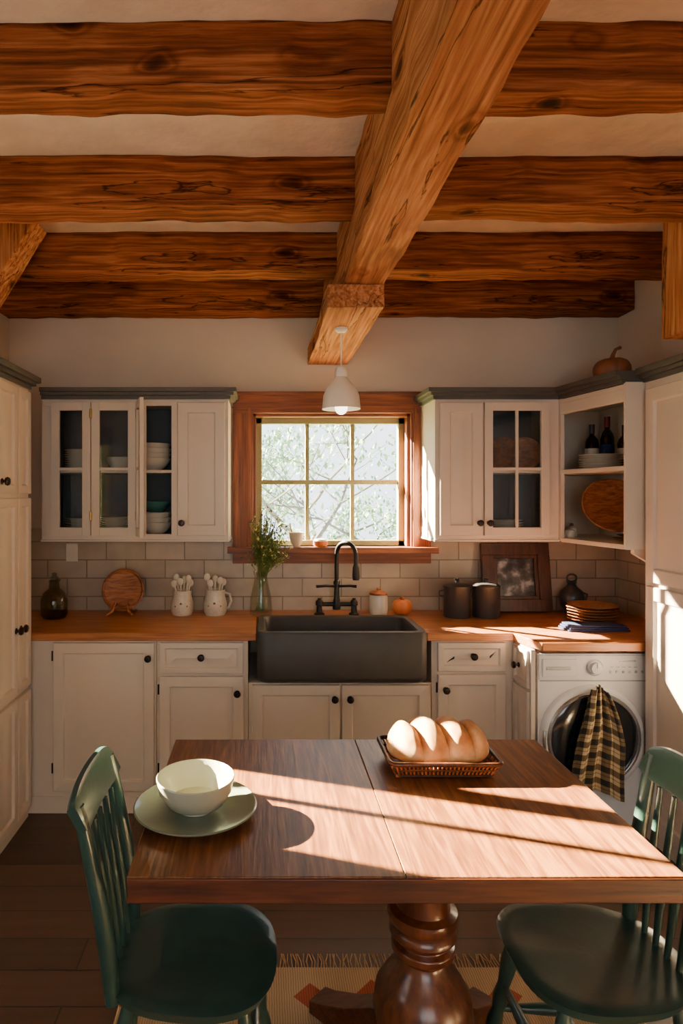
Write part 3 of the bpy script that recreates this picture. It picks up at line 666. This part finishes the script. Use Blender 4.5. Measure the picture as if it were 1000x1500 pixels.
for x in (1.10, 1.265):
    b = B(); b.lathe([(0, 0), (.072, 0), (.075, .005), (.075, .165), (.078, .17), (.078, .176), (.06, .188), (.02, .194), (0, .194)], M_enamel, T(x, 3.54, CZ), 36)
    b.lathe([(0, .192), (.008, .194), (.008, .203), (.015, .21), (.01, .218), (0, .22)], M_enamel, T(x, 3.54, CZ), 16)
    b.tube([(x-.075, 3.54, CZ+.15), (x-.1, 3.54, CZ+.145), (x-.1, 3.54, CZ+.12), (x-.075, 3.54, CZ+.115)], .005, M_enamel); b.done("enamel_canister")
b = B(); FM = T(1.29, 3.66, CZ+.006, rx=math.radians(-9)); W_, H_ = .40, .40
for ins, dep, w in ((0, .03, .07), (.0705, .022, .0195)):
    for a in ((ins, W_-ins, ins, ins+w), (ins, W_-ins, H_-ins-w, H_-ins), (ins, ins+w, ins+w, H_-ins-w), (W_-ins-w, W_-ins, ins+w, H_-ins-w)):
        b.box(a[0], a[1], -dep, 0, a[2], a[3], M_darkw, FM)
b.box(.09, W_-.09, -.008, 0, .09, H_-.09, M_print, FM); b.done("picture_frame", bevel=.002)
b = B(); b.lathe([(0, 0), (.045, 0), (.04, .012), (.062, .05), (.07, .09), (.06, .13), (.03, .155), (.022, .17), (.03, .185), (.026, .185), (.018, .17), (0, .16)], M_enamel, T(1.80, 3.64, CZ), 32)
b.tube([(1.80+.028*math.cos(a), 3.64, CZ+.205+.022*math.sin(a)) for a in [2*PI*k/16 for k in range(16)]], .006, M_enamel, closed=True)
b.tube([(1.86, 3.64, CZ+.12), (1.89, 3.64, CZ+.11), (1.88, 3.64, CZ+.06), (1.855, 3.64, CZ+.05)], .006, M_enamel); b.done("black_vase")
stack("wooden_plate_stack", 1.80, 3.41, CZ, .13, 6, .015, M_lightw, platep, .017)
b = B()
for i in range(3): b.box(1.54+.008*i, 1.85-.006*i, 3.14+.004*i, 3.26-.003*i, CZ+.010*i, CZ+.010*i+.009, M_blue)
b.done("folded_navy_cloth", bevel=.003)
b = B(); b.box(-1.18, -1.11, YB-.018, YB-.012, 1.2, 1.31, M_cream); b.box(-1.16, -1.13, YB-.022, YB-.018, 1.24, 1.27, M_cream); b.done("wall_outlet", bevel=.002)

SZ = 1.7375
def bottle(x, y, z, h=.29, foil=M_foil):
    b = B(); b.lathe([(0, 0), (.034, 0), (.036, .004), (.036, h*.6), (.03, h*.68), (.014, h*.77), (.0125, h*.97), (.015, h*.975), (.015, h), (0, h)], M_bottle, T(x, y, z), 24)
    b.lathe([(.0155, h*.8), (.0155, h+.001), (0, h+.002)], foil, T(x, y, z), 20); b.lathe([(.0365, h*.22), (.0365, h*.48)], M_cream if foil != M_foil else M_blue, T(x, y, z), 24); return b.done("wine_bottle")
bottle(1.865, 3.54, SZ, .26, M_enamel); bottle(1.93, 3.50, SZ, .30); bottle(1.96, 3.38, SZ, .24, M_enamel)
stack("plate_stack", 1.80, 3.32, SZ, .11, 6, .012, M_cream); stack("small_bowl_stack", 1.90, 3.13, SZ, .07, 3, .025, M_cream, bowlp, .045)
SZ0 = 1.3655
b = B(); MM = T(1.86, 3.33, SZ0+.155) @ Matrix.Rotation(math.radians(-30), 4, 'Z') @ Matrix.Rotation(math.radians(25), 4, 'Y') @ Matrix.Rotation(math.radians(58), 4, 'X')
b.lathe([(0, -.0), (.07, 0), (.13, .024), (.158, .058), (.15, .06), (.118, .032), (.065, .014), (0, .012)], M_brownw, MM, 44); b.done("wooden_bowl")
b = B(); b.lathe(platep(.12, .02), M_brownw, T(1.86, 3.08, SZ0), 40); b.lathe(platep(.10, .02), M_darkw, T(1.86, 3.08, SZ0+.017), 40); b.done("wooden_tray")
b = B(); b.lathe([(0, 0), (.028, 0), (.034, .02), (.03, .045), (.018, .055), (0, .06)], M_cream, T(1.76, 3.56, SZ0), 24); b.lathe([(0, .055), (.01, .058), (.01, .07), (0, .075)], M_brownw, T(1.76, 3.56, SZ0), 14); b.done("small_jar")
b = B(); b.lathe([(0, 0), (.025, 0), (.03, .02), (.026, .04), (0, .05)], M_speck, T(1.70, 3.46, SZ0), 24); b.done("small_jar")
b = B(); gx, gy, gz = 1.80, 3.22, 2.186
for i in range(9):
    a = 2*PI*i/9; b.sphere((gx+.035*math.cos(a), gy+.035*math.sin(a), gz+.058), .055, .055, .058, M_gourd, None, 16, 10)
b.tube([(gx, gy, gz+.1), (gx+.005, gy, gz+.135), (gx+.02, gy, gz+.165), (gx+.045, gy, gz+.175)], [.018, .01, .008, .009], M_gourd); b.done("pumpkin_ornament")

b = B(); pxx, pyy = .365, 2.91
b.lathe([(0, 2.378), (.03, 2.378), (.03, 2.368), (.022, 2.36), (0, 2.355)], M_shade, T(pxx, pyy, 0), 28)
b.tube([(pxx, pyy, 2.36), (pxx, pyy, 2.19)], .0035, M_shade)
b.lathe([(0, 2.2), (.024, 2.195), (.03, 2.185), (.03, 2.155), (.026, 2.15), (.04, 2.13), (.068, 2.10), (.083, 2.065), (.087, 2.02), (.089, 2.0), (.086, 2.0), (.083, 2.02), (.079, 2.062), (.064, 2.096), (.036, 2.126), (0, 2.14)], M_shade, T(pxx, pyy, 0), 44)
b.sphere((pxx, pyy, 2.01), .03, .03, .036, M_bulb); b.done("pendant_lamp")

# ------------------------------------------------------------------ dining table
b = B(); tx0, tx1, ty0, ty1, tz = -.30, .935, 1.372, 2.145, .76
xm = .315
b.box(tx0, xm-.0004, ty0, ty1, tz-.058, tz, M_table); b.box(xm+.0004, tx1, ty0, ty1, tz-.058, tz, M_table)
b.box(tx0+.001, tx1-.001, ty0-.004, ty0+.001, tz-.057, tz-.003, M_tableX)
b.box(tx0+.14, tx1-.14, ty0+.045, ty1-.045, tz-.085, tz-.0585, M_tableX)
pcx, pcy = .43, 1.68
b.box(pcx-.2, pcx+.2, pcy-.2, pcy+.2, .63, tz-.0855, M_tableX)
b.lathe([(0, .64), (.11, .64), (.11, .615), (.075, .6), (.068, .52), (.072, .50), (.09, .49), (.094, .475), (.088, .46), (.078, .455), (.088, .445), (.09, .43), (.08, .42), (.07, .41), (.084, .40), (.084, .385), (.062, .365), (.07, .34), (.10, .31), (.125, .27), (.132, .22), (.122, .17), (.1, .14), (.12, .125), (.12, .07), (0, .07)], M_turn, T(pcx, pcy, 0), 48)
FL = .0115
for k in range(4):
    a = PI/4+k*PI/2
    Mf = T(pcx, pcy, 0, rz=a)
    b.poly([(.06, -.04, .05), (.06, -.04, .17), (.14, -.04, .16), (.24, -.04, .10), (.33, -.04, .06), (.37, -.04, .05), (.37, -.04, FL), (.3, -.04, FL), (.24, -.04, .03), (.15, -.04, .06)], (0, .08, 0), M_tableX, Mf)
b.done("dining_table", bevel=.0025)

TZ = tz+.0005
b = B(); b.lathe([(0, 0), (.085, 0), (.09, .004), (.15, .016), (.162, .024), (.158, .026), (.145, .020), (.09, .010), (0, .009)], M_celadon, T(-.178, 1.65, TZ), 56); b.done("dinner_plate")
b = B(); b.lathe([(0, .0), (.045, 0), (.045, .006), (.075, .02), (.096, .052), (.103, .085), (.101, .088), (.098, .085), (.09, .055), (.068, .026), (0, .014)], M_bowlc, T(-.178, 1.65, TZ+.0105), 56); b.done("ceramic_bowl")

b = B(); bx0, bx1, by0, by1 = .375, .705, 1.83, 2.04; bh = .048
rim = rrect(bx0, bx1, by0, by1, .02, TZ+bh, 4); low = rrect(bx0+.02, bx1-.02, by0+.02, by1-.02, .02, TZ+.008, 4)
b.tube(rim, .007, M_darkw, closed=True, seg=10); b.tube(low, .006, M_darkw, closed=True, seg=8)
midr = rrect(bx0+.01, bx1-.01, by0+.01, by1-.01, .02, TZ+.028, 4); b.tube(midr, .004, M_darkw, closed=True, seg=8)
b.box(bx0+.02, bx1-.02, by0+.02, by1-.02, TZ+.002, TZ+.01, M_brownw)
for i in range(25):
    f = i/24
    for (y, yl) in ((by0, by0+.02), (by1, by1-.02)):
        xa = bx0+.015+(bx1-bx0-.03)*f; xb = bx0+.03+(bx1-bx0-.06)*f; b.tube([(xb, yl, TZ+.008), (xa, y, TZ+bh)], .003, M_brownw, seg=6)
for i in range(14):
    f = i/13
    for (x, xl) in ((bx0, bx0+.02), (bx1, bx1-.02)):
        ya = by0+.015+(by1-by0-.03)*f; yb_ = by0+.03+(by1-by0-.06)*f; b.tube([(xl, yb_, TZ+.008), (x, ya, TZ+bh)], .003, M_brownw, seg=6)
b.done("bread_basket")
# bread loaf: four lobes
b = B(); nx, na = 120, 44; vs = []; fs = []
for i in range(nx+1):
    t_ = -1+2*i/nx
    for k in range(na):
        a = 2*PI*k/na; up = math.sin(a)
        env = max(0, 1-abs(t_)**3.6)**.5
        lobe = abs(math.sin((t_+.12*math.cos(a)+1)*2*PI))
        f = env*(1-.36*(1-lobe**.5)*max(0, min(1, up+.35)))
        y = .085*f*math.cos(a); z = (.092 if up > 0 else .042)*f*up
        nn = noise.noise(Vector((t_*6, math.cos(a)*2, up*2)))*.003
        vs.append((t_*.156, y*(1+nn*10), z+nn))
for i in range(nx):
    for k in range(na): fs.append((i*na+k, i*na+(k+1) % na, (i+1)*na+(k+1) % na, (i+1)*na+k))
fs.append(tuple(range(na))); fs.append(tuple(nx*na+k for k in range(na)))
b.add(vs, fs, M_bread, T(.54, 1.935, TZ+.058), True); b.done("bread_loaf", ang=80)

# ------------------------------------------------------------------ chairs
def chair(x, y, rz):
    b = B(); Mx = T(x, y, 0, rz=rz); sz = .455
    nr, na = 12, 64; vs = []; fs = []
    def outl(a):
        c, s_ = math.cos(a), math.sin(a); e = 2.6
        r_ = (abs(c/.215)**e+abs(s_/.195)**e)**(-1/e)
        yy = r_*s_; xx = r_*c
        return xx, yy*(1-.10*(-(xx)/.215))
    for side in (0, 1):
        for j in range(nr+1):
            f = j/nr
            for k in range(na):
                a = 2*PI*k/na; ox, oy = outl(a)
                if side == 0:
                    dish = -.014*(1-f**2.5)+(.006*max(0, 1-abs(oy*f)/.07)*max(0, ox*f/.2))
                    edge = -.008*max(0, f-.9)/.1
                    vs.append((ox*f, oy*f, sz+dish+edge))
                else: vs.append((ox*f*.93, oy*f*.93, sz-.036))
    for side in (0, 1):
        o = side*(nr+1)*na
        for j in range(nr):
            for k in range(na): fs.append((o+j*na+k, o+j*na+(k+1) % na, o+(j+1)*na+(k+1) % na, o+(j+1)*na+k))
    o2 = (nr+1)*na
    for k in range(na): fs.append((nr*na+k, nr*na+(k+1) % na, o2+nr*na+(k+1) % na, o2+nr*na+k))
    b.add(vs, fs, M_chair, Mx, True)
    tops = [(.13, .13), (.13, -.13), (-.13, .12), (-.13, -.12)]; feet = [(.2, .19), (.2, -.19), (-.21, .17), (-.21, -.17)]
    rad = [.012, .015, .02, .021, .016, .022, .016, .02, .023, .02, .015, .013]
    for (a, c), (d, e) in zip(tops, feet):
        p0 = Vector((d, e, .0125)); p1 = Vector((a, c, sz-.02)); b.tube([p0.lerp(p1, i/11) for i in range(12)], rad, M_chair, Mx, 14)
    def at(i, z): return Vector((feet[i][0], feet[i][1], 0)).lerp(Vector((tops[i][0], tops[i][1], sz-.02)), z/(sz-.02))
    r7 = [.009, .011, .015, .017, .015, .011, .009]
    for i, j in ((0, 2), (1, 3)):
        p, q = at(i, .17), at(j, .17); b.tube([p.lerp(q, k/6) for k in range(7)], r7, M_chair, Mx, 12)
    p = (at(0, .17)+at(2, .17))/2; q = (at(1, .17)+at(3, .17))/2; b.tube([p.lerp(q, k/6) for k in range(7)], r7, M_chair, Mx, 12)
    p, q = at(0, .24), at(1, .24); b.tube([p.lerp(q, k/6) for k in range(7)], r7, M_chair, Mx, 12)
    for s_ in (-1, 1):
        pts = [(-.168, s_*.130, sz-.03), (-.178, s_*.132, sz+.08), (-.200, s_*.136, sz+.22), (-.228, s_*.14, sz+.36), (-.244, s_*.142, sz+.43)]
        b.tube(pts, [.017, .021, .019, .017, .014], M_chair, Mx, 14)
    for k in range(4):
        yy = (-.08+.0533*k); bow = -.006*(1-(yy/.15)**2)
        b.tube([(-.172+bow*.3, yy*.85, sz-.01), (-.187+bow, yy*.95, sz+.13), (-.220+bow, yy, sz+.37)], [.007, .011, .007], M_chair, Mx, 10)
    n_ = 20; vs = []; fs = []
    for i in range(n_+1):
        u = -1+2*i/n_; yy = u*.166; bow = -.008*(1-u*u); zt = sz+.458+.012*(1-u*u)-.02*u**6; zb = sz+.362+.008*(1-u*u)+.02*u**6
        xb_, xt_ = -.228+bow, -.252+bow
        vs += [(xb_-.009, yy, zb), (xb_+.011, yy, zb+.004), (xt_+.014, yy, zt-.01), (xt_+.006, yy, zt), (xt_-.006, yy, zt), (xt_-.011, yy, zt-.01)]
    for i in range(n_):
        for k in range(6): fs.append((i*6+k, i*6+(k+1) % 6, (i+1)*6+(k+1) % 6, (i+1)*6+k))
    fs.append((0, 1, 2, 3, 4, 5)); fs.append(tuple(n_*6+k for k in range(6)))
    b.add(vs, fs, M_chair, Mx, True)
    return b.done("dining_chair", bevel=0, ang=45)
chair(-.18, 1.575, 0); chair(.83, 1.575, PI)

b = B(); b.box(-.45, 1.15, .65, 2.1, .001, .010, M_rug)
for i in range(150):
    x = -.445+i*1.59/149
    for yb_, d in ((2.1, 1), (.65, -1)):
        b.tube([(x, yb_, .006), (x+random.uniform(-.006, .006), yb_+d*.035, .004), (x+random.uniform(-.012, .012), yb_+d*.07, .003)], .0022, M_jute, seg=5)
b.done("woven_rug")

# ------------------------------------------------------------------ outside
b = B(); b.box(-30, 30, 4.05, 40, -2.4, -2.3, M_grass); b.done("garden_ground")
def tree(x, y, h, seed, leaves=2600, z0=-2.32):
    random.seed(seed); b = B(); tips = []
    def br(p, d, L_, r, lev):
        pts = [p]; rr = [r]; c = p; dd = d
        for k in range(4):
            dd = (dd+Vector((random.uniform(-.25, .25), random.uniform(-.25, .25), random.uniform(-.05, .15)))).normalized(); c = c+dd*L_/4; pts.append(c); rr.append(r*(1-.14*(k+1)))
        b.tube(pts, rr, M_bark, seg=7)
        if lev == 0: tips.append(pts); return
        for k in range(4 if lev > 1 else 3):
            s_ = pts[random.choice((2, 3, 4))]; a = random.uniform(0, 2*PI)
            br(s_, (dd*.5+Vector((math.cos(a), math.sin(a), random.uniform(-.3, .7)))).normalized(), L_*.62, r*.42, lev-1)
    br(Vector((x, y, z0)), Vector((0, 0, 1)), h, h*.03, 3)
    for i in range(leaves):
        pts = random.choice(tips); c = random.choice(pts)+Vector([random.gauss(0, .14) for _ in range(3)])
        R_ = Matrix.Translation(c) @ Matrix.Rotation(random.uniform(0, 6.28), 4, 'Z') @ Matrix.Rotation(random.uniform(-1.5, 1.5), 4, 'X'); l = random.uniform(.035, .075)
        b.add([(0, 0, 0), (l*.5, l*.7, 0), (0, l*1.8, 0), (-l*.5, l*.7, 0)], [(0, 1, 2, 3)], M_tleaf, R_)
    b.done("garden_tree")
tree(.9, 9.0, 3.2, 11, 1500); tree(2.6, 11, 3.4, 5, 2200); tree(1.3, 14, 3.6, 21, 3000); tree(-.3, 12, 3.4, 3, 2600)

# ------------------------------------------------------------------ lights
w = bpy.data.worlds.new("sky"); scene.world = w; w.use_nodes = True
bg = w.node_tree.nodes["Background"]; bg.inputs[0].default_value = (.84, .92, 1.0, 1); bg.inputs[1].default_value = 4.2

def look(ob, d): ob.rotation_euler = Vector(d).to_track_quat('-Z', 'Y').to_euler()
sun = bpy.data.objects.new("sun", bpy.data.lights.new("sun", 'SUN')); scene.collection.objects.link(sun)
sun.data.energy = 330; sun.data.color = (1, .80, .48); sun.data.angle = math.radians(.55)
look(sun, (.949, -.316, -.45)); sun.location = (-5, 5, 5)
sp = bpy.data.objects.new("low_sun_spot", bpy.data.lights.new("low_sun_spot", 'SPOT')); scene.collection.objects.link(sp)  # added spot, stands in for sunlight on the right-hand cabinets
sp.location = (-5.1, 7.8, 5.0); look(sp, Vector((1.5, 3.0, 1.1))-sp.location)
sp.data.energy = 200000; sp.data.spot_size = math.radians(24); sp.data.spot_blend = .1; sp.data.shadow_soft_size = .05; sp.data.color = (1, .84, .60)

def area(name, loc, d, sx, sy, e, col, portal=False):
    l = bpy.data.lights.new(name, 'AREA'); l.shape = 'RECTANGLE'; l.size = sx; l.size_y = sy; l.energy = e; l.color = col
    o = bpy.data.objects.new(name, l); scene.collection.objects.link(o); o.location = loc; look(o, d)
    if portal: l.cycles.is_portal = True
    return o
area("window_1_portal", ((WX0+WX1)/2, YB+WT+.02, (WZ0+WZ1)/2), (0, -1, 0), .95, .8, 1, (1, 1, 1), True)
area("added_window_2_portal", (XL-.18, (LY0+LY1)/2, (LZ0+LZ1)/2), (1, 0, 0), .66, .6, 1, (1, 1, 1), True)
area("added_window_4_portal", (XL-.18, (KY0+KY1)/2, (KZ0+KZ1)/2), (1, 0, 0), .75, 1.2, 1, (1, 1, 1), True)
area("added_rear_fill", (.25, YF-.2, 1.45), (0, 1, -.25), 2.3, 1.1, 22, (1, .84, .66))  # fill lamp added behind the camera for soft front light

# ------------------------------------------------------------------ camera
cam = bpy.data.objects.new("camera", bpy.data.cameras.new("camera")); scene.collection.objects.link(cam)
cam.location = (0, 0, 1.6); cam.rotation_euler = (PI/2, 0, 0)
cam.data.sensor_fit = 'VERTICAL'; cam.data.sensor_height = 36; cam.data.lens = 914/1500*36
cam.data.shift_x = (500-385)/1500; cam.data.shift_y = -(750-725)/1500
cam.data.clip_start = .05
scene.camera = cam
